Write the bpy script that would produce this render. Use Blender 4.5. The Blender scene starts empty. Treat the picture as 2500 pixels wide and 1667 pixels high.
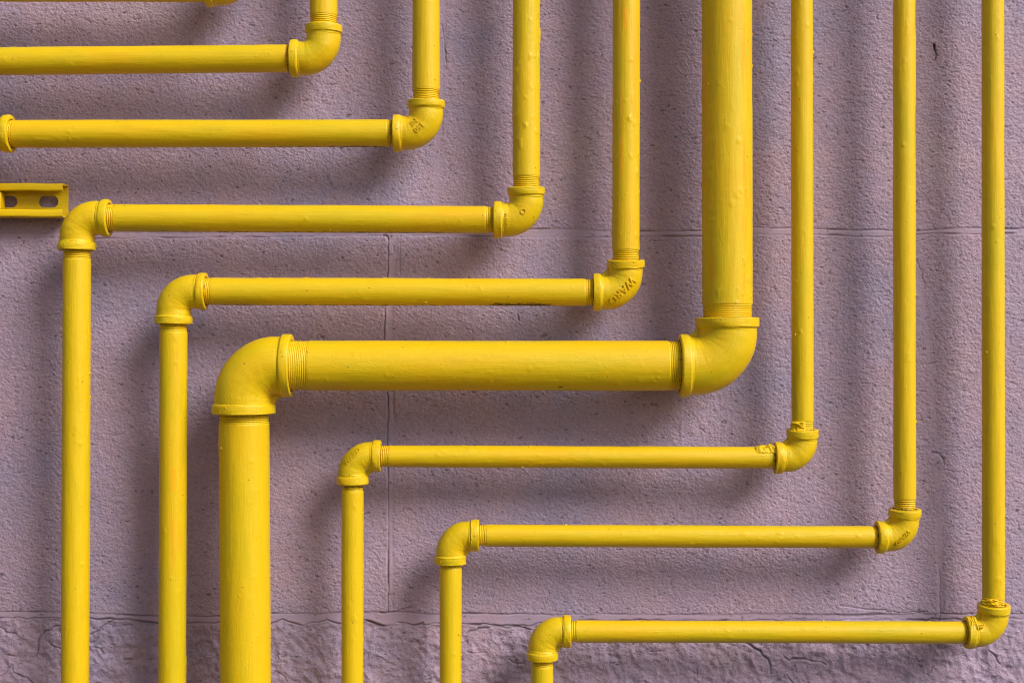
import bpy, bmesh, math, random
import numpy as np
from mathutils import Vector

scene = bpy.context.scene
col = scene.collection
random.seed(7)

# ---------------------------------------------------------------- camera, sky, sun, exposure
FPX = 3500.0            # focal length in photo pixels (2500 wide)
DCAM = 1.79             # camera to wall face, metres
CAMZ = 1.5
cam_d = bpy.data.cameras.new("camera")
cam_d.sensor_fit = 'HORIZONTAL'
cam_d.sensor_width = 36.0
cam_d.lens = 36.0 * FPX / 2500.0
cam_d.clip_start = 0.05
cam_d.clip_end = 500.0
cam = bpy.data.objects.new("camera", cam_d)
cam.location = (0.0, -DCAM, CAMZ)
cam.rotation_euler = (math.radians(90), 0, 0)
col.objects.link(cam)
scene.camera = cam

SUN_DIR = Vector((0.58, -0.50, 0.60)).normalized()      # towards the sun: high, to the right, in front of the wall
elev = math.asin(SUN_DIR.z)
azim = math.atan2(SUN_DIR.x, SUN_DIR.y)

world = bpy.data.worlds.new("World")
scene.world = world
world.use_nodes = True
wn = world.node_tree
bg = wn.nodes["Background"]
sky = wn.nodes.new("ShaderNodeTexSky")
sky.sky_type = 'NISHITA'
sky.sun_disc = False
sky.sun_elevation = elev
sky.sun_rotation = azim
sky.air_density = 1.0
sky.dust_density = 4.0
sky.ozone_density = 1.0
wn.links.new(sky.outputs[0], bg.inputs[0])
bg.inputs[1].default_value = 0.05

sun_d = bpy.data.lights.new("sun", 'SUN')
sun_d.energy = 1.5
sun_d.angle = math.radians(26)
sun_d.color = (1.0, 0.965, 0.91)
sun = bpy.data.objects.new("sun", sun_d)
sun.rotation_euler = (-SUN_DIR).to_track_quat('-Z', 'Y').to_euler()
sun.location = (3, -3, 5)
col.objects.link(sun)

scene.view_settings.view_transform = 'Standard'
scene.view_settings.look = 'None'
scene.view_settings.exposure = 1.0
scene.view_settings.gamma = 1.0
scene.cycles.filter_width = 1.0


# ---------------------------------------------------------------- helpers
def S(d):
    return (DCAM - d) / FPX


def P(px, py, d):
    s = S(d)
    return np.array([(px - 1250.0) * s, -d, CAMZ - (py - 833.5) * s])


def field(ny, nx, ly, lx, seed, periodic_y=False):
    """smooth random field, std 1, correlation lengths in samples"""
    r = np.random.default_rng(seed)
    f = np.fft.rfft2(r.standard_normal((ny, nx)))
    ky = np.fft.fftfreq(ny)[:, None]
    kx = np.fft.rfftfreq(nx)[None, :]
    f *= np.exp(-2 * (math.pi ** 2) * ((ky * ly * .5) ** 2 + (kx * lx * .5) ** 2))
    f[0, 0] = 0
    o = np.fft.irfft2(f, s=(ny, nx))
    return o / (o.std() + 1e-12)


def unit(v):
    return v / np.linalg.norm(v)


E1 = np.array([0.0, -1.0, 0.0])


class MB:
    """collects verts, quads, tris with paint coordinates and grime; build() links ONE mesh object"""

    def __init__(self):
        self.v, self.q, self.t, self.p, self.g = [], [], [], [], []
        self.n = 0

    def add(self, v, q=None, t=None, p=None, g=None):
        v = np.asarray(v, float)
        k = len(v)
        self.v.append(v)
        if q is not None and len(q):
            self.q.append(np.asarray(q, int) + self.n)
        if t is not None and len(t):
            self.t.append(np.asarray(t, int) + self.n)
        self.p.append(np.asarray(p, float) if p is not None else v * 1.0)
        self.g.append(np.asarray(g, float) if g is not None else np.zeros(k))
        self.n += k

    def rings(self, pts, p=None, g=None, closed=True, orient=None):
        """pts: (n rings, m around, 3)"""
        n, m, _ = pts.shape
        i = np.arange(n - 1)[:, None]
        j = np.arange(m if closed else m - 1)[None, :]
        j2 = (j + 1) % m
        q = np.stack([i * m + j, i * m + j2, (i + 1) * m + j2, (i + 1) * m + j], -1).reshape(-1, 4)
        # orientation from the first ring's centre
        c = pts[0].mean(0)
        k = n // 2 if n > 2 else 0
        c = pts[k].mean(0)
        a, b, d = pts[k, 0], pts[k, 1], pts[min(k + 1, n - 1), 0]
        nn = np.cross(b - a, d - a)
        if orient is None:
            if np.dot(nn, a - c) < 0:
                q = q[:, ::-1]
        elif orient < 0:
            q = q[:, ::-1]
        self.add(pts.reshape(-1, 3), q=q, p=None if p is None else p.reshape(-1, 3),
                 g=None if g is None else g.reshape(-1))

    def cap(self, ring, flip=False):
        c = ring.mean(0)
        m = len(ring)
        t = [(m, j, (j + 1) % m) for j in range(m)]
        if flip:
            t = [x[::-1] for x in t]
        self.add(np.vstack([ring, c]), t=t)

    def blob(self, c, r3, seed, p=None, rough=0.18, sub=2, grime=0.0):
        bm = bmesh.new()
        bmesh.ops.create_icosphere(bm, subdivisions=sub, radius=1.0)
        v = np.array([x.co[:] for x in bm.verts])
        f = np.array([[y.index for y in x.verts] for x in bm.faces])
        bm.free()
        rr = np.random.default_rng(seed)
        k = 1 + rough * (np.sin(v @ rr.uniform(-4, 4, 3) + rr.uniform(0, 6)) + np.sin(v @ rr.uniform(-7, 7, 3)) * .6)
        v = v * k[:, None]
        frame = r3 if np.ndim(r3) == 2 else np.diag(r3)
        w = v @ frame + c
        self.add(w, t=f, p=(w * 1.0 if p is None else np.tile(p, (len(w), 1)) + (w - c)), g=np.full(len(w), grime))

    def build(self, name, mat, parent=None, smooth=True, label=None):
        v = np.vstack(self.v)
        q = np.vstack(self.q) if self.q else np.zeros((0, 4), int)
        t = np.vstack(self.t) if self.t else np.zeros((0, 3), int)
        me = bpy.data.meshes.new(name)
        me.vertices.add(len(v))
        me.vertices.foreach_set("co", v.astype(np.float32).ravel())
        loops = np.concatenate([q.ravel(), t.ravel()]).astype(np.int32)
        me.loops.add(len(loops))
        me.loops.foreach_set("vertex_index", loops)
        starts = np.concatenate([np.arange(len(q)) * 4, len(q) * 4 + np.arange(len(t)) * 3]).astype(np.int32)
        me.polygons.add(len(starts))
        me.polygons.foreach_set("loop_start", starts)
        me.polygons.foreach_set("use_smooth", np.full(len(starts), smooth))
        me.update(calc_edges=True)
        at = me.attributes.new("pcoord", 'FLOAT_VECTOR', 'POINT')
        at.data.foreach_set("vector", np.vstack(self.p).astype(np.float32).ravel())
        at = me.attributes.new("grime", 'FLOAT', 'POINT')
        at.data.foreach_set("value", np.concatenate(self.g).astype(np.float32))
        me.validate()
        me.materials.append(mat)
        ob = bpy.data.objects.new(name, me)
        col.objects.link(ob)
        if parent is not None:
            ob.parent = parent
            wloc = parent.get("wloc")
            if wloc is not None:
                w = np.array(wloc[:])
                ob["wloc"] = [0.0, 0.0, 0.0]
                # verts were written in world space: shift them to the thing's own space
                co = (v - w).astype(np.float32)
                me.vertices.foreach_set("co", co.ravel())
                me.update()
        if label:
            ob["label"] = label
        return ob


def thing(name, loc, label, cat, group=None):
    o = bpy.data.objects.new(name, None)
    o.empty_display_size = 0.05
    o.location = loc
    o["wloc"] = [float(x) for x in loc]
    o["label"] = label
    o["category"] = cat
    if group:
        o["group"] = group
    col.objects.link(o)
    return o


def child(mb, name, mat, parent, root, **kw):
    """part or sub-part: verts are in world space, the root Empty's location is taken off"""
    ob = mb.build(name, mat, None, **kw)
    w = np.array(root["wloc"][:])
    me = ob.data
    n = len(me.vertices)
    co = np.empty(n * 3, np.float32)
    me.vertices.foreach_get("co", co)
    co = (co.reshape(-1, 3) - w).astype(np.float32)
    me.vertices.foreach_set("co", co.ravel())
    me.update()
    ob.parent = parent
    return ob


# ---------------------------------------------------------------- materials
def nodes(name):
    m = bpy.data.materials.new(name)
    m.use_nodes = True
    nt = m.node_tree
    return m, nt, nt.nodes, nt.links, nt.nodes["Principled BSDF"]


def mknoise(N, L, vec, scale, detail=3, rough=0.5):
    n = N.new("ShaderNodeTexNoise")
    n.inputs["Scale"].default_value = scale
    n.inputs["Detail"].default_value = detail
    n.inputs["Roughness"].default_value = rough
    L.new(vec, n.inputs["Vector"])
    return n.outputs["Fac"]


def mapping(N, L, vec, sc):
    mp = N.new("ShaderNodeMapping")
    mp.inputs["Scale"].default_value = sc
    L.new(vec, mp.inputs["Vector"])
    return mp.outputs[0]


def ramp(N, L, fac, stops):
    r = N.new("ShaderNodeValToRGB")
    e = r.color_ramp.elements
    while len(e) < len(stops):
        e.new(0.5)
    for k, (p, c) in enumerate(stops):
        e[k].position = p
        e[k].color = (c[0], c[1], c[2], 1) if np.ndim(c) else (c, c, c, 1)
    L.new(fac, r.inputs[0])
    return r.outputs[0]


def math_n(N, L, op, a, b=None, clamp=False):
    n = N.new("ShaderNodeMath")
    n.operation = op
    n.use_clamp = clamp
    for k, x in enumerate((a, b)):
        if x is None:
            continue
        if isinstance(x, (int, float)):
            n.inputs[k].default_value = x
        else:
            L.new(x, n.inputs[k])
    return n.outputs[0]


def mixc(N, L, fac, a, b, mode='MIX'):
    n = N.new("ShaderNodeMix")
    n.data_type = 'RGBA'
    n.blend_type = mode
    for sock, x in ((n.inputs[0], fac), (n.inputs[6], a), (n.inputs[7], b)):
        if isinstance(x, (int, float)):
            sock.default_value = x
        elif isinstance(x, tuple):
            sock.default_value = (x[0], x[1], x[2], 1)
        else:
            L.new(x, sock)
    return n.outputs[2]


def paint_material(name, orange=0.5, dirty=0.0, rough=0.42):
    m, nt, N, L, B = nodes(name)
    at = N.new("ShaderNodeAttribute")
    at.attribute_name = "pcoord"
    vec = at.outputs["Vector"]
    ag = N.new("ShaderNodeAttribute")
    ag.attribute_name = "grime"
    gr = ag.outputs["Fac"]
    big = mknoise(N, L, mapping(N, L, vec, (7, 26, 26)), 1.0, 3, 0.55)
    c = ramp(N, L, big, [(0.28, (0.70, 0.525, 0.003)), (0.46, (0.79, 0.54, 0.002)), (0.57, (0.82, 0.535, 0.0015)),
                         (0.74, (0.85, 0.50, 0.001))])
    # streaks of a second, more orange coat brushed along the pipe
    st = mknoise(N, L, mapping(N, L, vec, (9, 95, 95)), 1.0, 4, 0.6)
    sm = ramp(N, L, st, [(0.55, 0.0), (0.68, 1.0)])
    c = mixc(N, L, math_n(N, L, 'MULTIPLY', sm, orange), c, (0.90, 0.40, 0.002))
    # thin olive rubbed places
    ol = mknoise(N, L, mapping(N, L, vec, (22, 60, 60)), 1.0, 4, 0.6)
    om = ramp(N, L, ol, [(0.57, 0.0), (0.72, 1.0)])
    c = mixc(N, L, math_n(N, L, 'MULTIPLY', om, 0.22), c, (0.50, 0.42, 0.01))
    # fine brush-hair tone
    hair = mknoise(N, L, mapping(N, L, vec, (26, 900, 900)), 1.0, 3, 0.6)
    c = mixc(N, L, 0.35, c, mixc(N, L, 1.0, c, ramp(N, L, hair, [(0.3, 0.72), (0.7, 1.0)]), 'MULTIPLY'))
    # dark specks
    vo = N.new("ShaderNodeTexVoronoi")
    vo.inputs["Scale"].default_value = 95
    L.new(vec, vo.inputs["Vector"])
    sp = math_n(N, L, 'LESS_THAN', vo.outputs["Distance"], 0.07)
    sep = N.new("ShaderNodeSeparateColor")
    L.new(vo.outputs["Color"], sep.inputs[0])
    sp = math_n(N, L, 'MULTIPLY', sp, math_n(N, L, 'LESS_THAN', sep.outputs[0], 0.16 + 0.3 * dirty))
    # places where a fresher, more orange coat was dabbed on
    cn = mknoise(N, L, mapping(N, L, vec, (60, 220, 220)), 1.0, 4, 0.65)
    co = math_n(N, L, 'ADD', math_n(N, L, 'MULTIPLY', gr, -1.0), math_n(N, L, 'MULTIPLY', math_n(N, L, 'SUBTRACT', cn, 0.5), 1.2))
    cm = ramp(N, L, co, [(0.42, 0.0), (0.60, 1.0)])
    c = mixc(N, L, math_n(N, L, 'MULTIPLY', cm, 0.85), c, (0.95, 0.44, 0.002))
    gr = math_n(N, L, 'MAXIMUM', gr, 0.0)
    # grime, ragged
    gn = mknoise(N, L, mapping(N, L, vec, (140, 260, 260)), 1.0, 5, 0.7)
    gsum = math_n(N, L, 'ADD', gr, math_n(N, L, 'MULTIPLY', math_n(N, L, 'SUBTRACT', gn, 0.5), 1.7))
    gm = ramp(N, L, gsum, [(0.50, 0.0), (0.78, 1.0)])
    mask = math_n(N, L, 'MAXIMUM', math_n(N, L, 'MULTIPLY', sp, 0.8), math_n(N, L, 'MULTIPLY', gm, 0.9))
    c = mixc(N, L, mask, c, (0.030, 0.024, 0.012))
    L.new(c, B.inputs["Base Color"])
    rn = ramp(N, L, hair, [(0.3, rough - 0.06), (0.7, rough + 0.12)])
    r2 = mixc(N, L, mask, rn, (0.85, 0.85, 0.85))
    L.new(r2, B.inputs["Roughness"])
    B.inputs["Specular IOR Level"].default_value = 0.45
    # brush relief + orange peel
    peel = mknoise(N, L, vec, 420, 3, 0.6)
    fl = mknoise(N, L, mapping(N, L, vec, (190, 300, 300)), 1.0, 2, 0.5)
    flm = mknoise(N, L, vec, 32, 2, 0.5)
    bead = math_n(N, L, 'MULTIPLY', ramp(N, L, fl, [(0.64, 0.0), (0.74, 1.0)]), ramp(N, L, flm, [(0.40, 0.15), (0.62, 1.0)]))
    hh = math_n(N, L, 'ADD', math_n(N, L, 'MULTIPLY', hair, 0.6), math_n(N, L, 'MULTIPLY', peel, 0.45))
    hh = math_n(N, L, 'ADD', hh, math_n(N, L, 'MULTIPLY', bead, 0.7))
    bp = N.new("ShaderNodeBump")
    bp.inputs["Strength"].default_value = 0.4
    bp.inputs["Distance"].default_value = 0.0009
    L.new(hh, bp.inputs["Height"])
    L.new(bp.outputs[0], B.inputs["Normal"])
    return m


PAINT = paint_material("yellow_paint", 0.12)
PAINT_OR = paint_material("yellow_paint_streaked", 0.75)
PAINT_CAST = paint_material("yellow_paint_casting", 0.1, 0.3, 0.42)
PAINT_THREAD = paint_material("yellow_paint_thread", 0.5, 0.8, 0.45)


def wall_material():
    m, nt, N, L, B = nodes("mauve_wall_paint")
    at = N.new("ShaderNodeAttribute")
    at.attribute_name = "pcoord"
    vec = at.outputs["Vector"]
    ag = N.new("ShaderNodeAttribute")
    ag.attribute_name = "grime"
    big = mknoise(N, L, vec, 5.0, 4, 0.6)
    c = ramp(N, L, big, [(0.32, (0.355, 0.305, 0.465)), (0.46, (0.425, 0.328, 0.460)), (0.58, (0.460, 0.338, 0.452)), (0.70, (0.490, 0.372, 0.455))])
    mo = mknoise(N, L, vec, 42.0, 3, 0.6)
    c = mixc(N, L, 0.35, c, mixc(N, L, 1.0, c, ramp(N, L, mo, [(0.34, (0.93, 0.98, 1.06)), (0.66, (1.07, 0.99, 0.94))]), 'MULTIPLY'))
    mid = mknoise(N, L, vec, 28.0, 5, 0.65)
    c = mixc(N, L, 0.5, c, mixc(N, L, 1.0, c, ramp(N, L, mid, [(0.3, 0.80), (0.7, 1.08)]), 'MULTIPLY'))
    am = N.new("ShaderNodeAttribute")
    am.attribute_name = "mortar"
    grain = math_n(N, L, 'SUBTRACT', 1.0, math_n(N, L, 'MULTIPLY', am.outputs["Fac"], 0.85), True)
    fine = mknoise(N, L, vec, 330.0, 4, 0.7)
    c = mixc(N, L, math_n(N, L, 'MULTIPLY', grain, 0.8), c, mixc(N, L, 1.0, c, ramp(N, L, fine, [(0.25, 0.70), (0.75, 1.15)]), 'MULTIPLY'))
    dn = mknoise(N, L, vec, 90.0, 4, 0.7)
    dm = math_n(N, L, 'MULTIPLY', ag.outputs["Fac"], ramp(N, L, dn, [(0.25, 0.55), (0.6, 1.0)]), True)
    c = mixc(N, L, dm, c, (0.055, 0.045, 0.045))
    L.new(c, B.inputs["Base Color"])
    B.inputs["Roughness"].default_value = 0.62
    B.inputs["Specular IOR Level"].default_value = 0.35
    g1 = mknoise(N, L, vec, 420.0, 4, 0.65)
    bp = N.new("ShaderNodeBump")
    bp.inputs["Strength"].default_value = 0.6
    bp.inputs["Distance"].default_value = 0.0012
    L.new(g1, bp.inputs["Height"])
    L.new(math_n(N, L, 'MULTIPLY', grain, 0.95), bp.inputs["Strength"])
    L.new(bp.outputs[0], B.inputs["Normal"])
    return m


WALL_M = wall_material()


def ground_material():
    m, nt, N, L, B = nodes("asphalt")
    tc = N.new("ShaderNodeTexCoord")
    a = mknoise(N, L, tc.outputs["Object"], 3.0, 6, 0.6)
    L.new(ramp(N, L, a, [(0.3, (0.040, 0.040, 0.041)), (0.7, (0.065, 0.064, 0.062))]), B.inputs["Base Color"])
    B.inputs["Roughness"].default_value = 0.9
    return m


# ---------------------------------------------------------------- the ground in front of the wall
gm = MB()
gx = np.linspace(-60, 60, 41)
gy = np.linspace(-60, 60, 41)
X, Y = np.meshgrid(gx, gy)
pts = np.stack([X, Y, np.zeros_like(X)], -1)
gm.rings(pts, closed=False, orient=1)
gob = gm.build("ground", ground_material(), smooth=False)
gob["kind"] = "structure"


# ---------------------------------------------------------------- the wall: one sculpted block wall
def polyline_dist(X, Y, pts, width):
    """unsigned distance (photo-pixel units at the wall face) and signed 'below' side, evaluated near the line only"""
    d = np.full(X.shape, 1e9)
    sgn = np.zeros(X.shape)
    pts = np.array(pts, float)
    x0, y0 = pts.min(0) - width
    x1, y1 = pts.max(0) + width
    ys = np.where((Y[:, 0] >= y0) & (Y[:, 0] <= y1))[0]
    xs = np.where((X[0] >= x0) & (X[0] <= x1))[0]
    if len(ys) == 0 or len(xs) == 0:
        return d, sgn
    sl = np.s_[ys[0]:ys[-1] + 1, xs[0]:xs[-1] + 1]
    x, y = X[sl], Y[sl]
    dd = np.full(x.shape, 1e9)
    for a, b in zip(pts[:-1], pts[1:]):
        ab = b - a
        t = np.clip(((x - a[0]) * ab[0] + (y - a[1]) * ab[1]) / (ab @ ab + 1e-9), 0, 1)
        q = np.hypot(x - a[0] - t * ab[0], y - a[1] - t * ab[1])
        dd = np.minimum(dd, q)
    d[sl] = dd
    return d, sgn


def jitter(pts, amp, seed, step=9):
    r = np.random.default_rng(seed)
    out = []
    for a, b in zip(pts[:-1], pts[1:]):
        n = max(1, int(math.hypot(b[0] - a[0], b[1] - a[1]) / step))
        for k in range(n):
            t = k / n
            out.append((a[0] + (b[0] - a[0]) * t + (r.normal() * amp if k else 0),
                        a[1] + (b[1] - a[1]) * t + (r.normal() * amp if k else 0)))
    out.append(pts[-1])
    return out


def build_wall():
    st = 1.8
    fx = np.arange(-170, 2671, st)
    fy = np.arange(-130, 1801, st)
    sc = DCAM / FPX
    lx = -170 - np.geomspace(8, 6000, 26)[::-1]
    rx = 2670 + np.geomspace(8, 6000, 26)
    ty = -130 - np.geomspace(8, 3400, 24)[::-1]
    by = 1800 + np.geomspace(8, (CAMZ / sc + 833.5) - 1800, 18)
    gx = np.concatenate([lx, fx, rx])
    gy = np.concatenate([ty, fy, by])
    X, Y = np.meshgrid(gx, gy)
    ny, nx = X.shape
    fade = np.clip(np.minimum(np.minimum(X + 170, 2670 - X), np.minimum(Y + 130, 1800 - Y)) / 40, 0, 1)
    F = lambda l, s: field(ny, nx, l / st, l / st, s)
    mm = 0.001
    big = F(230, 1)
    comb = field(ny, nx, 70 / st, 3.6 / st, 8) * np.exp(-((X - 1900) / 290) ** 4) * np.exp(-((Y - 1030) / 330) ** 4) * (0.6 + 0.4 * F(120, 9))
    fine = 0.12 * comb + 0.17 * field(ny, nx, 2.6 / st, 3.6 / st, 2) + 0.09 * field(ny, nx, 6.0 / st, 9.0 / st, 3) + 0.07 * F(20, 4)
    # pebble-and-pit stucco: pits where the field dips low
    pf = field(ny, nx, 2.8 / st, 5.0 / st, 5)
    pits = -0.44 * np.clip(-(pf + 1.05), 0, 1.4)
    peb = 0.14 * np.clip(field(ny, nx, 6.0 / st, 8.0 / st, 6) - 0.3, 0, 2)
    h = 0.6 * big + 0.16 * F(70, 7)
    tex = fine + pits + peb
    dirt = np.clip(-(pf + 1.7), 0, 1) * 0.7
    # ---- which course: rough split face below the lower joint
    xs = np.array([-400, 0, 130, 230, 300, 390, 540, 660, 690, 720, 740, 760, 800, 835, 900, 940, 1010, 1070, 1150, 1240, 1400, 2290, 2480, 3000])
    lowj = np.array([1507, 1508, 1509, 1509, 1512, 1520, 1520, 1523, 1512, 1522, 1528, 1519, 1516, 1524, 1516, 1528, 1525, 1521, 1524, 1528, 1516, 1512, 1510, 1510])
    upj = np.array([1493, 1493, 1494, 1496, 1499, 1504, 1504, 1497, 1496, 1496, 1496, 1496, 1496, 1496, 1494, 1493, 1495, 1498, 1498, 1499, 1499, 1498, 1498, 1498])
    jn = field(1, nx, 1, 14 / st, 11)[0]
    LJ = np.interp(gx, xs, lowj)[None, :] + jn * 1.2
    UJ = np.interp(gx, xs, upj)[None, :] + field(1, nx, 1, 30 / st, 12)[0] * .9
    rock = 1 / (1 + np.exp(-(Y - LJ - 2) / 2.0))
    ridg = 1 - np.abs(F(75, 21))
    rk = 0.8 * ridg + 0.45 * F(38, 22) + 0.9 * (1 - np.abs(F(24, 23))) + 0.45 * (1 - np.abs(F(12, 25))) + 0.30 * F(8, 24)
    h = h * (1 - rock) + (0.4 * big + rk - 1.75) * rock
    tex = tex * (1 - 0.35 * rock)
    # ---- smooth mortar bands
    band = np.zeros_like(X)
    b2 = (1 / (1 + np.exp(-(Y - UJ) / 1.3))) * (1 / (1 + np.exp((Y - LJ) / 1.3)))
    xs1 = np.array([-400, 0, 250, 600, 940, 1060, 1200, 1300, 1390, 1500, 1700, 1840, 1930, 1990, 2100, 2180, 2240, 2330, 2400, 2500, 3000])
    u1 = np.array([568, 569, 569, 567, 565, 563, 562, 560, 559, 565, 565, 556, 557, 558, 561, 563, 563, 558, 558, 558, 558])
    l1 = np.array([582, 582, 581, 579, 577, 574, 579, 580, 580, 579, 577, 571, 574, 573, 577, 578, 574, 570, 571, 570, 570])
    U1 = np.interp(gx, xs1, u1)[None, :] + field(1, nx, 1, 40 / st, 13)[0] * .8
    L1 = np.interp(gx, xs1, l1)[None, :] + field(1, nx, 1, 30 / st, 14)[0] * .8
    b1 = (1 / (1 + np.exp(-(Y - U1) / 1.3))) * (1 / (1 + np.exp((Y - L1) / 1.3)))

    def vband(y0, y1, ctr, hw, seed):
        cy = np.interp(gy, [c[0] for c in ctr], [c[1] for c in ctr])[:, None]
        w = hw + field(ny, 1, 40 / st, 1, seed) * 1.2
        return np.exp(-((X - cy) / w) ** 4) * ((Y > y0) & (Y < y1))
    v1 = vband(-9000, 566, [(-100, 1086), (100, 1082), (370, 1069), (566, 1067)], 7, 31)
    v2 = vband(577, 1496, [(577, 962), (720, 955), (830, 950), (960, 953), (1030, 955), (1200, 953), (1460, 954)], 9, 32)
    v3 = vband(640, 1500, [(640, 2232), (720, 2250), (800, 2262), (930, 2274), (1010, 2281), (1110, 2288), (1230, 2294), (1500, 2296)], 9, 33)
    band = np.maximum.reduce([b1, b2, 0.75 * v1, 0.8 * v2, 0.8 * v3])
    tex = tex * (1 - 0.82 * band)
    h = h * (1 - 0.6 * band) - 0.55 * band * (1 - 0.5 * v1)
    # ---- crack lines with broken strength
    on = 1 / (1 + np.exp(-2.2 * (F(60, 41) - 0.1)))
    on3 = 1 / (1 + np.exp(-2.5 * F(26, 43)))
    on2 = 1 / (1 + np.exp(-2.2 * (F(45, 42) - 0.1)))

    def line(dist, depth, sig, mod, dk):
        nonlocal h, dirt
        g = np.exp(-(dist / (sig * (.65 + .6 * on3))) ** 2) * mod * (.55 + .45 * on3)
        h = h - depth * g + 0.22 * depth * np.exp(-(dist / (sig * 3.4)) ** 2) * mod * (on3 - .2)
        dirt = np.maximum(dirt, dk * g)
    line(np.abs(Y - U1), 2.2, 1.8, (X > 1290) * (0.2 + 0.8 * on) + (X <= 1290) * 0.12, 0.65)
    line(np.abs(Y - L1), 2.0, 1.8, 0.15 + 0.85 * on2, 0.65)
    line(np.abs(Y - UJ), 2.2, 2.0, (0.2 + 0.8 * on2) * (1 - 0.5 * (X > 1350)), 0.75)
    line(np.abs(Y - LJ), 3.6, 2.3, (0.45 + 0.55 * on) * (1 - 0.3 * (X > 1350)), 0.85)
    P_ = [  # jagged cracks: points, depth, sigma, dirt
        ([(948, 577), (947, 640), (945, 700), (940, 760), (938, 830)], 1.9, 1.5, .75),
        ([(946, 930), (948, 1000), (945, 1080), (947, 1150), (948, 1290), (947, 1380), (948, 1450), (947, 1494)], 1.9, 1.5, .75),
        ([(977, 577), (977, 620), (976, 668)], 0.8, 1.3, .4),
        ([(961, 600), (961, 614)], 1.3, 1.5, .6),
        ([(936, 575), (944, 576), (948, 584), (955, 577)], 2.2, 2.6, .9),
        ([(962, 955), (961, 1000), (965, 1030)], 0.8, 2.0, .3),
        ([(944, 1457), (950, 1450), (958, 1453), (961, 1449)], 1.2, 1.6, .5),
        ([(960, 1485), (958, 1470), (952, 1456)], 1.0, 1.6, .4),
        ([(928, 1495), (955, 1494), (980, 1487), (1003, 1481)], 1.5, 1.8, .7),
        ([(2237, 632), (2245, 655), (2256, 685), (2259, 700)], 1.0, 1.3, .45),
        ([(2281, 110), (2283, 122), (2287, 132), (2286, 138), (2284, 146)], 3.5, 2.3, 2.0),
        ([(1078, 60), (1082, 80), (1089, 150), (1089, 172)], 1.1, 1.3, .6),
        ([(1264, 768), (1265, 776), (1267, 783)], 1.6, 1.7, .9),
        ([(1320, 822), (1327, 820), (1332, 819)], 1.6, 2.6, .8),
        ([(2050, 1477), (2100, 1484), (2150, 1488), (2205, 1495), (2262, 1492)], 1.6, 1.8, .6),
        ([(2055, 1503), (2120, 1502), (2190, 1500)], 0.8, 1.6, .3),
        ([(2294, 1390), (2294, 1515)], 0.9, 1.4, .35),
        ([(2265, 890), (2276, 887), (2282, 885)], 1.4, 1.6, .6),
        ([(2276, 1105), (2292, 1107), (2303, 1120), (2306, 1135)], 1.2, 2.2, .4),
        ([(2281, 1138), (2291, 1129)], 1.2, 1.8, .4),
        ([(-20, 1524), (0, 1531), (10, 1536), (14, 1543), (30, 1546), (38, 1546)], 1.8, 2.0, .6),
        ([(150, 1529), (138, 1528), (126, 1531), (122, 1538), (108, 1541), (100, 1549), (94, 1556), (92, 1566), (92, 1580), (86, 1604)], 2.4, 2.3, .8),
        ([(115, 1566), (126, 1577), (136, 1580), (148, 1585)], 1.4, 1.8, .5),
        ([(222, 1548), (240, 1540), (248, 1530), (262, 1522), (275, 1513)], 2.2, 2.2, .8),
        ([(262, 1524), (290, 1529), (320, 1524)], 1.2, 1.8, .5),
        ([(0, 1652), (14, 1642), (18, 1632), (29, 1625), (30, 1636)], 1.8, 2.0, .7),
        ([(34, 1642), (50, 1650), (66, 1654), (80, 1668)], 1.5, 2.0, .6),
        ([(225, 1580), (243, 1583), (252, 1597)], 1.3, 1.7, .5),
        ([(300, 1610), (322, 1609)], 1.5, 2.4, .7),
        ([(470, 1625), (482, 1620), (490, 1610)], 1.5, 1.8, .5),
        ([(835, 1524), (870, 1514), (892, 1513), (912, 1521), (935, 1528)], 2.0, 2.0, .7),
        ([(970, 1519), (990, 1520), (1012, 1527), (1032, 1520)], 2.2, 2.0, .8),
        ([(1138, 1546), (1160, 1539), (1180, 1533), (1210, 1528), (1230, 1532), (1262, 1529), (1300, 1538), (1310, 1541)], 2.0, 2.0, .7),
        ([(1820, 1569), (1838, 1580), (1856, 1589), (1862, 1600), (1876, 1609), (1880, 1622), (1882, 1645)], 2.2, 2.2, .8),
        ([(1916, 1604), (1926, 1612), (1938, 1607), (1964, 1608), (1985, 1614), (2005, 1615), (2016, 1622)], 2.2, 2.2, .8),
        ([(1885, 1670), (1903, 1658), (1921, 1646), (1926, 1656), (1938, 1668)], 2.0, 2.0, .7),
        ([(2234, 1605), (2245, 1617), (2252, 1612)], 1.5, 2.4, .5),
    ]
    for k, (pl, dep, sg, dk) in enumerate(P_):
        d, _ = polyline_dist(X, Y, jitter(pl, 0.7 if k < 3 else 1.4, 60 + k), 14)
        line(d, dep * 1.35, sg * 1.1, 0.7 + 0.3 * on, dk)
    rr = np.random.default_rng(99)
    for k in range(46):                      # scattered short creases in the split face
        x0, y0 = rr.uniform(-100, 2600), rr.uniform(1530, 1760)
        ang = rr.normal(0.2, 0.5)
        n = rr.integers(2, 5)
        pl = [(x0, y0)]
        for q in range(n):
            ang += rr.normal(0, 0.5)
            pl.append((pl[-1][0] + 14 * math.cos(ang), pl[-1][1] + 10 * math.sin(ang)))
        d, _ = polyline_dist(X, Y, jitter(pl, 1.2, 200 + k), 12)
        line(d, rr.uniform(.7, 1.8), 1.9, 1.0, rr.uniform(.15, .5))
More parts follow.
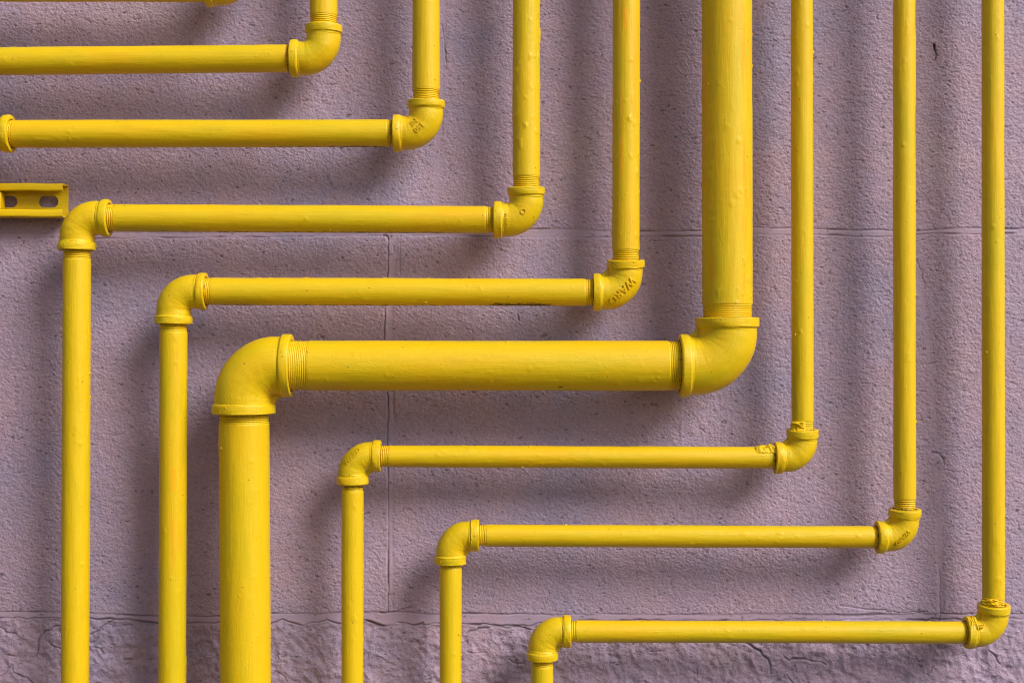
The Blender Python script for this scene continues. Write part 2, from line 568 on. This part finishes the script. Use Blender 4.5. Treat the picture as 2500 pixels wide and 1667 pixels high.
    for k in range(80):                     # chips and pin holes
        x0, y0 = rr.uniform(-60, 2560), rr.uniform(-40, 1690)
        d = np.hypot(X[0] - x0, 0)[None, :]
        ix = np.searchsorted(gx, x0)
        iy = np.searchsorted(gy, y0)
        sl = np.s_[max(0, iy - 6):iy + 7, max(0, ix - 6):ix + 7]
        q = np.exp(-(((X[sl] - x0) / rr.uniform(1.3, 3.0)) ** 2 + ((Y[sl] - y0) / rr.uniform(1.3, 3.2)) ** 2))
        h[sl] -= rr.uniform(.6, 1.4) * q
        dirt[sl] = np.maximum(dirt[sl], rr.uniform(.4, 1.0) * q)
    H = (h + tex) * mm * fade
    V = np.stack([(X - 1250) * sc, -H, CAMZ - (Y - 833.5) * sc], -1)
    w = MB()
    w.rings(V, p=V.copy(), g=np.clip(dirt, 0, 1), closed=False)
    # body of the wall behind the face
    x0, x1, z0, z1 = V[..., 0].min(), V[..., 0].max(), 0.0, V[..., 2].max()
    c = [(x, y, z) for x in (x0, x1) for y in (0.03, 0.30) for z in (z0, z1)]
    w.add(c, q=[(0, 1, 3, 2), (4, 6, 7, 5), (0, 4, 5, 1), (2, 3, 7, 6), (0, 2, 6, 4), (1, 5, 7, 3)])
    ob = w.build("block_wall", WALL_M)
    at = ob.data.attributes.new("mortar", 'FLOAT', 'POINT')
    at.data.foreach_set("value", np.concatenate([np.clip(band, 0, 1).ravel(), np.zeros(8)]).astype(np.float32))
    ob["label"] = "rough mauve painted block wall with cracked joints behind the yellow pipes"
    ob["category"] = "wall"


build_wall()

# ---------------------------------------------------------------- pipe runs
#        depth of axis, pipe radius, collar radius, body radius, face distance, bend radius, collar width   (photo pixels, except depth)
SIZES = {
    'mid':   dict(d=0.054, r=33.4, rc=45.6, rb=41.2, L=80.0, R=48.0, w=19.0),
    'big':   dict(d=0.067, r=61.0, rc=77.0, rb=71.5, L=117.5, R=80.5, w=23.0),
    'small': dict(d=0.0505, r=26.7, rc=38.8, rb=34.6, L=69.5, R=42.0, w=19.5),
}
SEED = [100]


def nseed():
    SEED[0] += 1
    return SEED[0]


def pipe_mesh(p0, p1, r, lumps=14, wrinkle=0.0, grime=None, extra=None):
    """painted straight pipe between two points; grime: list of (s fraction, half length m, angle rad, half angle, strength)"""
    a = unit(p1 - p0)
    Ln = float(np.linalg.norm(p1 - p0))
    e2 = np.cross(a, E1)
    m = 96 if r > 0.022 else 72
    n = max(8, int(Ln / 0.0016))
    s = np.linspace(0, Ln, n)
    th = np.arange(m) / m * 2 * math.pi
    sd = nseed()
    ds = Ln / n
    dt = 2 * math.pi * r / m
    rng = np.random.default_rng(sd)
    H = 0.055 * field(n, m, 0.03 / ds, 0.0028 / dt, sd) + 0.045 * field(n, m, 0.012 / ds, 0.012 / dt, sd + 5000) \
        + 0.02 * field(n, m, 0.003 / ds, 0.003 / dt, sd + 9000)
    H = H + 0.10 * field(n, 1, 0.08 / ds, 1, sd + 7000)
    if wrinkle:
        wv = np.clip(field(n, m, 0.006 / ds, 0.0035 / dt, sd + 3000) - 1.35, 0, 1.2) * np.clip(field(n, m, .15 / ds, .05 / dt, sd + 3500) + .6, 0, 1.5)
        H = H + wrinkle * wv
    G = np.zeros((n, m))
    S_, T_ = np.meshgrid(s, th, indexing='ij')
    for k in range(lumps):
        s0, t0 = rng.uniform(0.01, max(0.02, Ln - 0.01)), rng.uniform(-1.5, 1.5)
        hs, ht = rng.uniform(.0010, .0026), rng.uniform(.0010, .0022)
        dth = (T_ - t0 + math.pi) % (2 * math.pi) - math.pi
        i0, i1 = np.searchsorted(s, [s0 - .012, s0 + .012])
        sl = np.s_[i0:i1, :]
        H[sl] += rng.uniform(.3, .8) * np.exp(-((S_[sl] - s0) / hs) ** 2 - (dth[sl] * r / ht) ** 2)
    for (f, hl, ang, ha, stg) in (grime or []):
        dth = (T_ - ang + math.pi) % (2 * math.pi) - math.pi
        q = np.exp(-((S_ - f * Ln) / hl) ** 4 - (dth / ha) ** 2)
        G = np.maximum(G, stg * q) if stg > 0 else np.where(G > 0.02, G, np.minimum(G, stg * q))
    rad = r + H * 0.001
    pts = p0 + S_[..., None] * a + rad[..., None] * (np.cos(T_)[..., None] * E1 + np.sin(T_)[..., None] * e2)
    off = rng.uniform(-30, 30)
    pc = np.stack([S_ + off, r * np.cos(T_) + off * .3, r * np.sin(T_)], -1)
    mb = MB()
    mb.rings(pts, p=pc, g=G)
    mb.cap(pts[0])
    mb.cap(pts[-1], True)
    for k in range(max(3, lumps // 3)):           # hanging drops and beads that break the outline
        s0 = rng.uniform(0.02, max(0.03, Ln - 0.02))
        t0 = rng.choice([-1, 1]) * rng.uniform(0.9, 1.75)
        q = p0 + s0 * a + r * (math.cos(t0) * E1 + math.sin(t0) * e2)
        rr_ = rng.uniform(.0007, .0014)
        mb.blob(q, np.array([a * rr_ * rng.uniform(1, 2.2), E1 * rr_, e2 * rr_]), sd * 7 + k, p=np.array([s0 + off, 0, 0]), sub=2)
    return mb


def thread_mesh(p_face, a, r, vis, inside=0.012, grime=0.15, pitch=0.0022):
    """cut pipe thread showing 'vis' metres outside a collar face at p_face, pipe running along a"""
    e2 = np.cross(a, E1)
    m = 64
    n = int((vis + inside) / (pitch / 8))
    s = np.linspace(-inside, vis + 0.002, n)
    th = np.arange(m) / m * 2 * math.pi
    S_, T_ = np.meshgrid(s, th, indexing='ij')
    sd = nseed()
    ph = (S_ / pitch + T_ / (2 * math.pi)) % 1.0
    tri = np.abs(ph - 0.5) * 2
    depth = np.clip(1 - (S_ - (vis - .0035)) / .0035, 0, 1)           # run-out where the cut fades
    fill = 0.6 + 0.4 / (1 + np.exp(-3 * field(n, m, 14, 9, sd)))      # paint fills some of the grooves
    rad = r - 0.0003 * depth - (0.0016 if grime > .04 else .0009) * depth * fill * tri ** 1.2
    rad = rad + 0.00004 * field(n, m, 3, 3, sd + 100)
    pts = p_face + S_[..., None] * a + rad[..., None] * (np.cos(T_)[..., None] * E1 + np.sin(T_)[..., None] * e2)
    off = np.random.default_rng(sd).uniform(-30, 30)
    pc = np.stack([S_ + off, r * np.cos(T_) + off, r * np.sin(T_)], -1)
    near = np.clip(1 - S_ / 0.004, 0, 1)
    G = np.maximum((0.20 + 1.3 * grime) * tri ** 1.5, 0.8 * grime) * depth + (0.10 + 0.5 * grime) * near
    mb = MB()
    mb.rings(pts, p=pc, g=G)
    return mb


def collar_mesh(C, a, sz, s, tilt=0.0, roll=0.0, b=None):
    """the beaded end of an elbow, a lathe around the outlet axis"""
    L, w = sz['L'] * s, sz['w'] * s
    rc, rb, r = sz['rc'] * s, sz['rb'] * s, sz['r'] * s
    rh = r + 0.0007
    k = 0.0010
    prof = [(L - .010, rh), (L - 2 * k, rh), (L - .6 * k, rh + .15 * k), (L, rh + .9 * k),
            (L + .00005, (rh + rc) / 2), (L, rc - 1.6 * k), (L - .25 * k, rc - .75 * k), (L - .75 * k, rc - .25 * k), (L - 1.6 * k, rc),
            (L - w * .5, rc + .0002), (L - w + 1.3 * k, rc), (L - w + .5 * k, rc - .3 * k), (L - w, rc - .8 * k),
            (L - w - .5 * k, rc - 1.5 * k), (L - w - 1.3 * k, rb + .35 * k), (L - w - 2.6 * k, rb + .05 * k), (L - w - 4 * k, rb - .7 * k)]
    # resample
    pr = np.array(prof)
    t = np.linspace(0, len(pr) - 1, (len(pr) - 1) * 3 + 1)
    pr = np.stack([np.interp(t, np.arange(len(pr)), pr[:, 0]), np.interp(t, np.arange(len(pr)), pr[:, 1])], -1)
    ax = unit(a + tilt * E1 + (roll * b if b is not None else 0))
    e1 = unit(E1 - (E1 @ ax) * ax)
    e2 = np.cross(ax, e1)
    m = 96
    th = np.arange(m) / m * 2 * math.pi
    piv = C + a * (L - w)
    sd = nseed()
    wob = 0.00022 * field(len(pr), m, 6, 12, sd) + 0.00010 * field(len(pr), m, 2, 4, sd + 50)
    T = np.tile(th, (len(pr), 1))
    rad = pr[:, 1][:, None] + wob * np.clip((pr[:, 1][:, None] - rh) / 0.002, 0, 1)
    pts = piv + (pr[:, 0] - (L - w))[:, None, None] * ax + rad[..., None] * (np.cos(T)[..., None] * e1 + np.sin(T)[..., None] * e2)
    off = np.random.default_rng(sd).uniform(-30, 30)
    pc = np.stack([np.tile(pr[:, 0][:, None] + off, (1, m)), rad * np.cos(T) + off, rad * np.sin(T)], -1)
    hole = np.clip(1 - (pr[:, 1] - rh) / .0012, 0, 1)[:, None] * np.ones((1, m))
    G = 0.42 * hole * (0.6 + 0.4 * field(len(pr), m, 4, 10, sd + 70))
    seam = np.exp(-((pr[:, 0] - (L - w - .9 * k)) / .0009) ** 2)[:, None] * np.ones((1, m))
    G = np.maximum(G, 0.47 * seam)
    mb = MB()
    # outward orientation: test on the outer cylinder
    i, jv = len(pr) // 2, 0
    mb.rings(pts, p=pc, g=G)
    for k2 in range(2):
        t0 = random.uniform(-1.2, 1.2)
        q = piv + (w * random.uniform(.2, .8)) * ax + rc * (math.cos(t0) * e1 + math.sin(t0) * e2)
        rr_ = random.uniform(.0004, .0008)
        mb.blob(q, np.diag([rr_, rr_, rr_]), sd * 3 + k2, sub=2)
    return mb


def elbow_body(C, a, b, sz, s, web=False):
    L, w, R, rb = sz['L'] * s, sz['w'] * s, sz['R'] * s, sz['rb'] * s
    O = C + R * (a + b)
    rows, nrm, ss = [], [], []
    for t in np.linspace(L - w - .0015, R, 8)[:-1]:
        rows.append(C + a * t); nrm.append(-b); ss.append(-t)
    for f in np.linspace(0, math.pi / 2, 40):
        v = b * math.cos(f) + a * math.sin(f)
        rows.append(O - R * v); nrm.append(-unit(v)); ss.append(-R + f * R)
    for t in np.linspace(R, L - w - .0015, 8)[1:]:
        rows.append(C + b * t); nrm.append(-a); ss.append(-R + math.pi / 2 * R + t - R)
    rows, nrm, ss = np.array(rows), np.array(nrm), np.array(ss)
    n, m = len(rows), 96
    th = np.arange(m) / m * 2 * math.pi
    sd = nseed()
    H = 0.16 * field(n, m, 9, 14, sd) + 0.06 * field(n, m, 2.5, 4, sd + 31)
    rad = rb + H * .001
    T = np.tile(th, (n, 1))
    pts = rows[:, None, :] + rad[..., None] * (np.cos(T)[..., None] * E1 + np.sin(T)[..., None] * nrm[:, None, :])
    off = np.random.default_rng(sd).uniform(-30, 30)
    pc = np.stack([np.tile(ss[:, None] + off, (1, m)), rad * np.cos(T) + off, rad * np.sin(T)], -1)
    mb = MB()
    mb.rings(pts, p=pc)
    if web:                                   # casting web across the inside corner
        rc = sz['rc'] * s
        A = C + a * (L - w * .9) + b * (rc - .0012)
        Bp = C + b * (L - w * .9) + a * (rc - .0012)
        K = C + (a + b) * (rb + .0040)
        edge = []
        for t in np.linspace(0, 1, 14):
            edge.append((1 - t) ** 2 * A + 2 * t * (1 - t) * K + t * t * Bp)
        edge = np.array(edge)
        inner = C + (a + b) * rb * .80
        th_ = .0030
        prof = [(-1, 0.0), (-1, .75), (-.7, .93), (0, 1.0), (.7, .93), (1, .75), (1, 0.0)]
        ring = np.array([[inner + (e - inner) * q + E1 * (y * th_) for (y, q) in prof] for e in edge])
        mb.rings(ring, closed=False, orient=None)
    return mb


def lettering(C, sz, s, a, b, lines, ang, size, centre, weight=0.25, spread=1.0, lift=.0015):
    """raised cast letters; positions in photo pixels from the elbow centre, laid on the curved body"""
    d = sz['d']
    R, rb = sz['R'] * s, sz['rb'] * s
    O = C + R * (a + b)
    mb = MB()
    ca, sa = math.cos(ang), math.sin(ang)
    for li, text in enumerate(lines):
        cu = bpy.data.curves.new("letters", 'FONT')
        cu.body = text
        cu.size = size * s
        cu.align_x = 'CENTER'
        cu.align_y = 'CENTER'
        cu.space_character = spread
        cu.offset = weight * 0.001
        cu.resolution_u = 3
        to = bpy.data.objects.new("letters", cu)
        col.objects.link(to)
        bpy.context.view_layer.update()
        me = bpy.data.meshes.new_from_object(to.evaluated_get(bpy.context.evaluated_depsgraph_get()))
        bpy.data.objects.remove(to)
        bm = bmesh.new()
        bm.from_mesh(me)
        bmesh.ops.remove_doubles(bm, verts=bm.verts, dist=1e-6)
        bmesh.ops.triangulate(bm, faces=bm.faces)
        bmesh.ops.subdivide_edges(bm, edges=[e for e in bm.edges if e.calc_length() > .002], cuts=1)
        bmesh.ops.triangulate(bm, faces=bm.faces)
        geo = bmesh.ops.extrude_face_region(bm, geom=bm.faces[:])
        top = {v for v in geo['geom'] if isinstance(v, bmesh.types.BMVert)}
        bm.verts.index_update()
        vv, ff = [], [[v.index for v in f.verts] for f in bm.faces]
        for v in bm.verts:
            x, y = v.co.x, v.co.y - li * size * s * 0.95
            wx = centre[0] * s + ca * x - sa * y
            wz = -centre[1] * s + sa * x + ca * y
            p = np.array([C[0] + wx, 0, C[2] + wz])
            # surface height of the bent body at (x, z)
            rel = np.array([p[0] - O[0], 0, p[2] - O[2]])
            pa, pb = rel @ a, rel @ b
            if pa <= 0 and pb <= 0:
                rho = abs(math.hypot(pa, pb) - R)
            elif pa > 0:
                rho = abs(pb + R)
            else:
                rho = abs(pa + R)
            y_ = math.sqrt(max(rb * rb - rho * rho, 1e-8))
            rise = lift if v in top else -.0010
            vv.append((p[0], C[1] - y_ - rise, p[2]))
        tri = [f for f in ff if len(f) == 3]
        qd = [f for f in ff if len(f) == 4]
        mb.add(vv, q=qd, t=tri)
        bm.free()
        bpy.data.meshes.remove(me)
    return mb


def sealant(points, seed, n=26, spread=.004, size=(.0016, .0034), frame=None):
    """crusty painted-over sealant: a heap of lumps along a short line"""
    r = np.random.default_rng(seed)
    mb = MB()
    for k in range(n):
        t = r.uniform(0, len(points) - 1.001)
        i = int(t)
        c = points[i] + (points[i + 1] - points[i]) * (t - i) + r.normal(0, spread * .45, 3)
        q = r.uniform(*size)
        mb.blob(c, np.diag([q * r.uniform(.8, 1.5), q * r.uniform(.8, 1.2), q * r.uniform(.7, 1.2)]), seed * 10 + k, rough=.3, sub=3,
                grime=0.30 * (r.random() < .4))
    return mb


def crust(p_face, a, r, length, ang, half, height, tail=0.6):
    """crumpled sealant smeared over a pipe beside its collar and painted over"""
    e2 = np.cross(a, E1)
    n, m = 90, 70
    s = np.linspace(-.0010, length, n)
    th = np.linspace(ang - half, ang + half, m)
    S_, T_ = np.meshgrid(s, th, indexing='ij')
    sd = nseed()
    u = np.clip(S_ / length, 0, 1)
    v = (T_ - ang) / half
    edge = 1 + .28 * field(n, m, 22, 16, sd)
    env = np.clip(edge * (1 - np.abs(v) ** 2.5) * (1 - u ** 2.2) * 1.7, 0, 1) ** tail
    crump = .72 + .17 * field(n, m, 15, 13, sd + 1) + .09 * field(n, m, 6, 6, sd + 2) - .12 * np.abs(field(n, m, 10, 9, sd + 3))
    H = height * env * np.clip(crump, .05, 1.4)
    rad = r - .0006 + H
    pts = p_face + S_[..., None] * a + rad[..., None] * (np.cos(T_)[..., None] * E1 + np.sin(T_)[..., None] * e2)
    pc = np.stack([S_ + sd, rad * np.cos(T_), rad * np.sin(T_)], -1)
    G = np.clip(.02 - .5 * (crump - .5), 0, .42) * (env > .2)
    mb = MB()
    mb.rings(pts, p=pc, g=G, closed=False, orient=1)
    return mb


def at_dist(p, q, t):
    return p + unit(q - p) * t


def make_run(name_label, size, nodes_px, thr, webs=(), tilts=(), letters=(), grimes=None, orange=(), wrinkles=(), lumps=None, seals=(), crusts=(), plabels=None):
    """nodes_px: pipe axis as photo pixels, first and last are open ends, the others are elbow centres
       thr[i]: (visible thread before elbow i, after elbow i) in photo pixels; grime likewise"""
    sz = SIZES[size]
    d = sz['d']
    s = S(d)
    nd = [P(x, y, d) for x, y in nodes_px]
    r = sz['r'] * s
    L = sz['L'] * s
    lowest = nd[-1]
    root = thing("pipe_run", tuple(nd[1]), name_label, "pipe", "yellow pipe runs fixed along the wall")
    ne = len(nd) - 2
    grimes = grimes or {}
    # straight lengths
    for i in range(len(nd) - 1):
        p, q = nd[i], nd[i + 1]
        a = unit(q - p)
        t0 = t1 = 0.0
        v0 = v1 = 0
        if i > 0:
            v0 = thr[i - 1][1] * s
            t0 = L + v0
        if i < len(nd) - 2:
            v1 = thr[i][0] * s
            t1 = L + v1
        Ln = np.linalg.norm(q - p)
        mat = PAINT_OR if i in orange else PAINT
        nl = int(Ln * (16 if lumps is None else lumps * .5))
        pm = pipe_mesh(p + a * t0, q - a * t1, r, nl, 0.55 if i in wrinkles else 0.22, grimes.get(i))
        po = child(pm, "pipe", mat, root, root)
        if i > 0:
            child(thread_mesh(p + a * L, a, r, v0, grime=thr[i - 1][3]), "thread", PAINT_THREAD, po, root)
        if i < len(nd) - 2:
            child(thread_mesh(q - a * L, -a, r, v1, grime=thr[i][2]), "thread", PAINT_THREAD, po, root)
    # elbows
    for i in range(1, len(nd) - 1):
        C = nd[i]
        a = unit(nd[i - 1] - C)
        b = unit(nd[i + 1] - C)
        eo = child(elbow_body(C, a, b, sz, s, web=(i - 1) in webs), "elbow", PAINT_CAST, root, root)
        tl = dict(tilts).get(i - 1, (0, 0, 0, 0))
        child(collar_mesh(C, a, sz, s, tl[0], tl[1], b), "collar", PAINT_CAST, eo, root)
        child(collar_mesh(C, b, sz, s, tl[2], tl[3], a), "collar", PAINT_CAST, eo, root)
        for (k, lines, ang, fs, ctr, wt) in letters:
            if k == i - 1:
                child(lettering(C, sz, s, a, b, lines, ang, fs, ctr, wt, 1.0, .0016 if fs > 22 else (.0014 if fs < 18 and fs > 12 else (.0011 if fs > 12 else .0008))), "raised_lettering", PAINT_CAST, eo, root, smooth=False)
        for (k, which, ln_, ang_, hf_, ht_, base) in crusts:
            if k == i - 1:
                ax = a if which == 'before' else b
                rr_ = (sz['r'] if base == 'pipe' else sz['rc']) * s
                f0 = C + ax * (L if base == 'pipe' else L - sz['w'] * s)
                child(crust(f0, ax, rr_, ln_ * s, ang_, hf_, ht_ * s), "sealant", PAINT_THREAD, eo, root)
        for (k, pl, n, sp, ssz) in seals:
            if k == i - 1:
                pts = [np.array([C[0] + x * s, C[1] - y, C[2] - z * s]) for (x, y, z) in pl]
                child(sealant(pts, nseed(), n, sp, ssz), "sealant", PAINT_THREAD, eo, root)
    return root


UPSIDE = math.radians(225)
# thr rows: (visible before, visible after, grime before, grime after)
# run A: cropped by the top edge
make_run("yellow pipe run cropped by the top edge, only its underside and elbow bottom showing", 'mid',
         [(583, -520), (583, -28), (-520, -31)], [(26, 10, .1, .3)])
# run B
make_run("yellow pipe run turning at the plain elbow nearest the top left corner", 'mid',
         [(790, -520), (790, 142.5), (-520, 155)], [(24, 13, .08, .42)], lumps=26)
# run C
make_run("yellow pipe run with raised 150 on its elbow and a collar at left edge", 'mid',
         [(1040.3, -520), (1040.3, 325.5), (-50, 327.5), (-50, 2150)], [(27, 16, .06, .38), (8, 24, .15, .1)],
         tilts=[(0, (.03, 0, 0, 0))],
         letters=[(0, ["150", "NI"], UPSIDE, 19, (-15.0, -9.0), .25)],
         grimes={1: [(.07, .06, -1.6, .58, .75), (.22, .06, -1.6, .48, .62)]}, wrinkles=(0,))
# run D
make_run("yellow pipe run whose left elbow overlaps the end of the strut channel", 'mid',
         [(1284.6, -520), (1285, 537), (188.3, 531.6), (181, 2150)], [(27, 22, .12, .2), (16, 24, .18, .22)],
         tilts=[(0, (.07, 0, 0, 0))],
         letters=[(0, ["CHINA"], math.radians(90), 11.5, (-49.5, 3.0), .05), (0, ["O"], 0, 20, (-8, -16), -.1)],
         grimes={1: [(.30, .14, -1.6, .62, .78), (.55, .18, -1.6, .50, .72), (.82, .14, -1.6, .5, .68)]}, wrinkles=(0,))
# run E
make_run("yellow pipe run with orange paint streaks and large raised letters on its right elbow", 'mid',
         [(1530.6, -520), (1527.6, 714), (424, 711), (418.5, 2150)], [(26, 22, .15, .3), (16, 22, .25, .25)],
         webs=(0,), tilts=[(0, (.12, 0, 0, 0))],
         letters=[(0, ["WARD"], UPSIDE, 27, (-11.0, -3.5), .3)],
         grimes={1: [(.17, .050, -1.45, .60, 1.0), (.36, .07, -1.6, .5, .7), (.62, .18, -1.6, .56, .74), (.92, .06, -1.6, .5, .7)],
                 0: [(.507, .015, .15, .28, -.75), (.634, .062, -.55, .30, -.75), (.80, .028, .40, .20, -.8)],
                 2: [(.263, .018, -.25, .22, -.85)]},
         orange=(0, 2), wrinkles=(0, 1))
# run F, the thick one
make_run("thickest yellow pipe run, with two big elbows, crossing the middle", 'big',
         [(1774, -520), (1776, 892.8), (595, 892.4), (603, 2150)], [(34, 30, .18, .28), (46, 26, .02, .3)],
         webs=(0, 1), tilts=[(0, (.0, 0, 0, 0))],
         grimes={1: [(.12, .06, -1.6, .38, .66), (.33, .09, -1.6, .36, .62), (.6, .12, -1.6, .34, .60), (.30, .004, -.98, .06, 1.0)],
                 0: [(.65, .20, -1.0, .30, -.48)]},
         orange=(0,), wrinkles=(0,), lumps=46)
# run G
make_run("thin yellow pipe run with crusty sealant lumps on its right elbow collars", 'small',
         [(1956.6, -520), (1959.6, 1117.4), (860.8, 1113), (860.3, 2150)], [(22, 10, .22, .30), (22, 18, .2, .4)],
         webs=(0, 1), tilts=[(0, (.07, 0, 0, .01))],
         letters=[(1, ["WARD"], math.radians(45), 17, (2.0, -2.0), .15)],
         grimes={1: [(.55, .03, .9, .5, .33), (.2, .05, -1.6, .25, .4), (.68, .02, .9, .5, .3), (.45, .1, -1.6, .2, .38)]},
         crusts=[(0, 'before', 21, -.75, .85, 11, 'pipe'), (0, 'after', 50, 1.35, .90, 9, 'pipe')])
# run H
make_run("thin yellow pipe run with blackened threads, between the sealant-lumped one and the lowest one", 'small',
         [(2206.8, -520), (2208.8, 1311), (1100, 1306.4), (1099.5, 2150)], [(26, 14, .40, .34), (20, 12, .12, .25)],
         webs=(0, 1), tilts=[(0, (.06, 0, .0, .01))],
         letters=[(0, ["WARD"], UPSIDE, 15.5, (-14.0, -4.0), .12)],
         grimes={1: [(.04, .03, -1.6, .5, .6), (.5, .25, -1.6, .35, .55)]}, lumps=26)
# run I
make_run("lowest thin yellow pipe run, turning at the elbow in the lower right corner", 'small',
         [(2423.3, -520), (2425.6, 1543.5), (1324, 1540.2), (1324.3, 2150)], [(17, 12, .3, .28), (14, 18, .15, .3)],
         webs=(0, 1), tilts=[(0, (.10, .0, .0, .03))],
         grimes={1: [(.90, .045, -1.55, .5, .75), (.5, .2, -1.6, .35, .55)]},
         crusts=[(0, 'before', 17, -.8, .95, 10, 'pipe'), (0, 'after', 19, 1.0, .7, 5, 'collar')],
         seals=[(0, [(-46, .0165, -25), (-42, .0170, -20), (-37, .0175, -24)], 22, .0016, (.0006, .0012))])


# ---------------------------------------------------------------- slotted strut channel at the left edge
def strut():
    zc_px, half = 490.8, 41.5
    yb, yf = 0.006, 0.029                         # back and front distance from the wall
    s = S(yb)
    xr = P(167.5, 0, yb)[0]
    xl = P(-520, 0, yb)[0]
    zc = P(0, zc_px, (yb + yf) / 2)[2]
    hh = half * S(yf)
    tk = 0.0024
    root = thing("strut_channel", (xr, -yb, zc), "short slotted yellow strut channel poking in from the left edge behind a pipe elbow", "bracket")
    mb = MB()
    # C section (y out of the wall, z up), walked around as a closed outline, upper half then lower half
    lip = 0.0096

    def half_outline(sg):
        o = []
        R = .0022
        pts = [(yb, 0.0), (yb, hh - R)]
        for k in range(5):
            f = k / 4 * math.pi / 2
            pts.append((yb + R - R * math.cos(f), hh - R + R * math.sin(f)))
        for k in range(5):
            f = k / 4 * math.pi / 2
            pts.append((yf - R + R * math.sin(f), hh - R + R * math.cos(f)))
        for k in range(6):                         # curled lip
            f = k / 5 * math.pi
            rr_ = .0024
            pts.append((yf - rr_ + rr_ * math.cos(f), hh - lip + rr_ - rr_ * math.sin(f)))
        return pts
    up = half_outline(1)
    for sg in (1, -1):
        pts = np.array([(y, z * sg) for y, z in up])
        # thickness by offsetting inwards
        t = np.gradient(pts, axis=0)
        t /= np.linalg.norm(t, axis=1)[:, None] + 1e-9
        nrm = np.stack([t[:, 1], -t[:, 0]], -1) * sg
        inn = pts + nrm * tk
        k0 = 1                                     # the back web is built apart with its slots
        outer, inner = pts[k0:], inn[k0:]
        loop = np.vstack([outer, inner[::-1]])
        xs = np.linspace(xl, xr, 160)
        rng = np.random.default_rng(5 + sg)
        wob = field(len(xs), 1, 9, 1, 77 + sg)[:, 0] * .00022
        ring = np.array([[(x - (0.0006 if y > .02 else 0) * (i == len(xs) - 1), -y, zc + z + wob[i] * (y > .018)) for (y, z) in loop] for i, x in enumerate(xs)])
        mb.rings(ring)
        # end faces
        m = len(outer)
        for x_i, fl in ((len(xs) - 1, 0), (0, 1)):
            e = ring[x_i]
            q = [(k, k + 1, 2 * m - 2 - k, 2 * m - 1 - k) for k in range(m - 1)]
            mb.add(e, q=q)
    # back web with stadium slots
    zh = hh - .0020
    pitch = 100 * s
    sl_hw, sl_hh = 24.2 * s, 14.2 * s
    x1 = xr
    first = P(120, 0, yb)[0]
    nsl = 7
    edges = [first + pitch / 2 - k * pitch for k in range(nsl + 1)]
    M = 48
    for k in range(nsl):
        cx = first - k * pitch
        R_ = x1 if k == 0 else edges[k]
        L_ = edges[k + 1]
        out, inn = [], []
        for j in range(M):
            f = (j + .5) / M * 2 * math.pi
            c, sn = math.cos(f), math.sin(f)
            st = sl_hw - sl_hh
            # ray to stadium
            lo, hi = 0, sl_hw * 1.5
            for _ in range(30):
                md = (lo + hi) / 2
                x, z = md * c, md * sn
                dx = max(abs(x) - st, 0)
                if math.hypot(dx, z) < sl_hh:
                    lo = md
                else:
                    hi = md
            inn.append((cx + lo * c, zc + lo * sn))
            tx = ((R_ - cx) if c > 0 else (cx - L_)) / max(abs(c), 1e-6)
            tz = zh / max(abs(sn), 1e-6)
            t_ = min(tx, tz)
            out.append((cx + t_ * c, zc + t_ * sn))
        # snap the nearest ray to each corner
        for (qx, qz) in ((R_, zc + zh), (R_, zc - zh), (L_, zc + zh), (L_, zc - zh)):
            j = min(range(M), key=lambda j: (out[j][0] - qx) ** 2 + (out[j][1] - qz) ** 2)
            out[j] = (qx, qz)
        f_out = [(x, -yb - tk, z) for x, z in out]
        f_in = [(x, -yb - tk, z) for x, z in inn]
        b_in = [(x, -yb, z) for x, z in inn]
        b_out = [(x, -yb, z) for x, z in out]
        for A_, B_ in ((f_out, f_in), (f_in, b_in), (b_in, b_out), (b_out, f_out)):
            mb.rings(np.array([A_, B_]), orient=1)
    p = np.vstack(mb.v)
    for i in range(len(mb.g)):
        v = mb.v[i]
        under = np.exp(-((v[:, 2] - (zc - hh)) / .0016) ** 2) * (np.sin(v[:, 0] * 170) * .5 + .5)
        mb.g[i] = np.maximum(0.6 * under, 0.22 * (v[:, 1] > -.012))  # back web: shade inside the channel painted in through the grime values
    child(mb, "channel", PAINT_CAST, root, root)
    nb = MB()
    bm = bmesh.new()
    bmesh.ops.create_cube(bm, size=1.0)
    for v in bm.verts:
        v.co = Vector((v.co.x * 34 * s, v.co.y * .015, v.co.z * 43 * s))
    bmesh.ops.bevel(bm, geom=bm.edges[:], offset=.0011, segments=3, affect='EDGES', profile=.5)
    c = np.array([P(-10, 0, .019)[0], -.0185, zc])
    bm.verts.index_update()
    V = np.array([v.co[:] for v in bm.verts]) + c
    q = [[v.index for v in f.verts] for f in bm.faces if len(f.verts) == 4]
    t = [[v.index for v in f.verts] for f in bm.faces if len(f.verts) == 3]
    bm.free()
    nb.add(V, q=q, t=t)
    child(nb, "channel_nut", PAINT_CAST, root, root)


strut()
for o in list(bpy.data.objects):
    if "wloc" in o:
        del o["wloc"]
print("objects", len(bpy.data.objects), "verts", sum(len(o.data.vertices) for o in bpy.data.objects if o.type == 'MESH'))
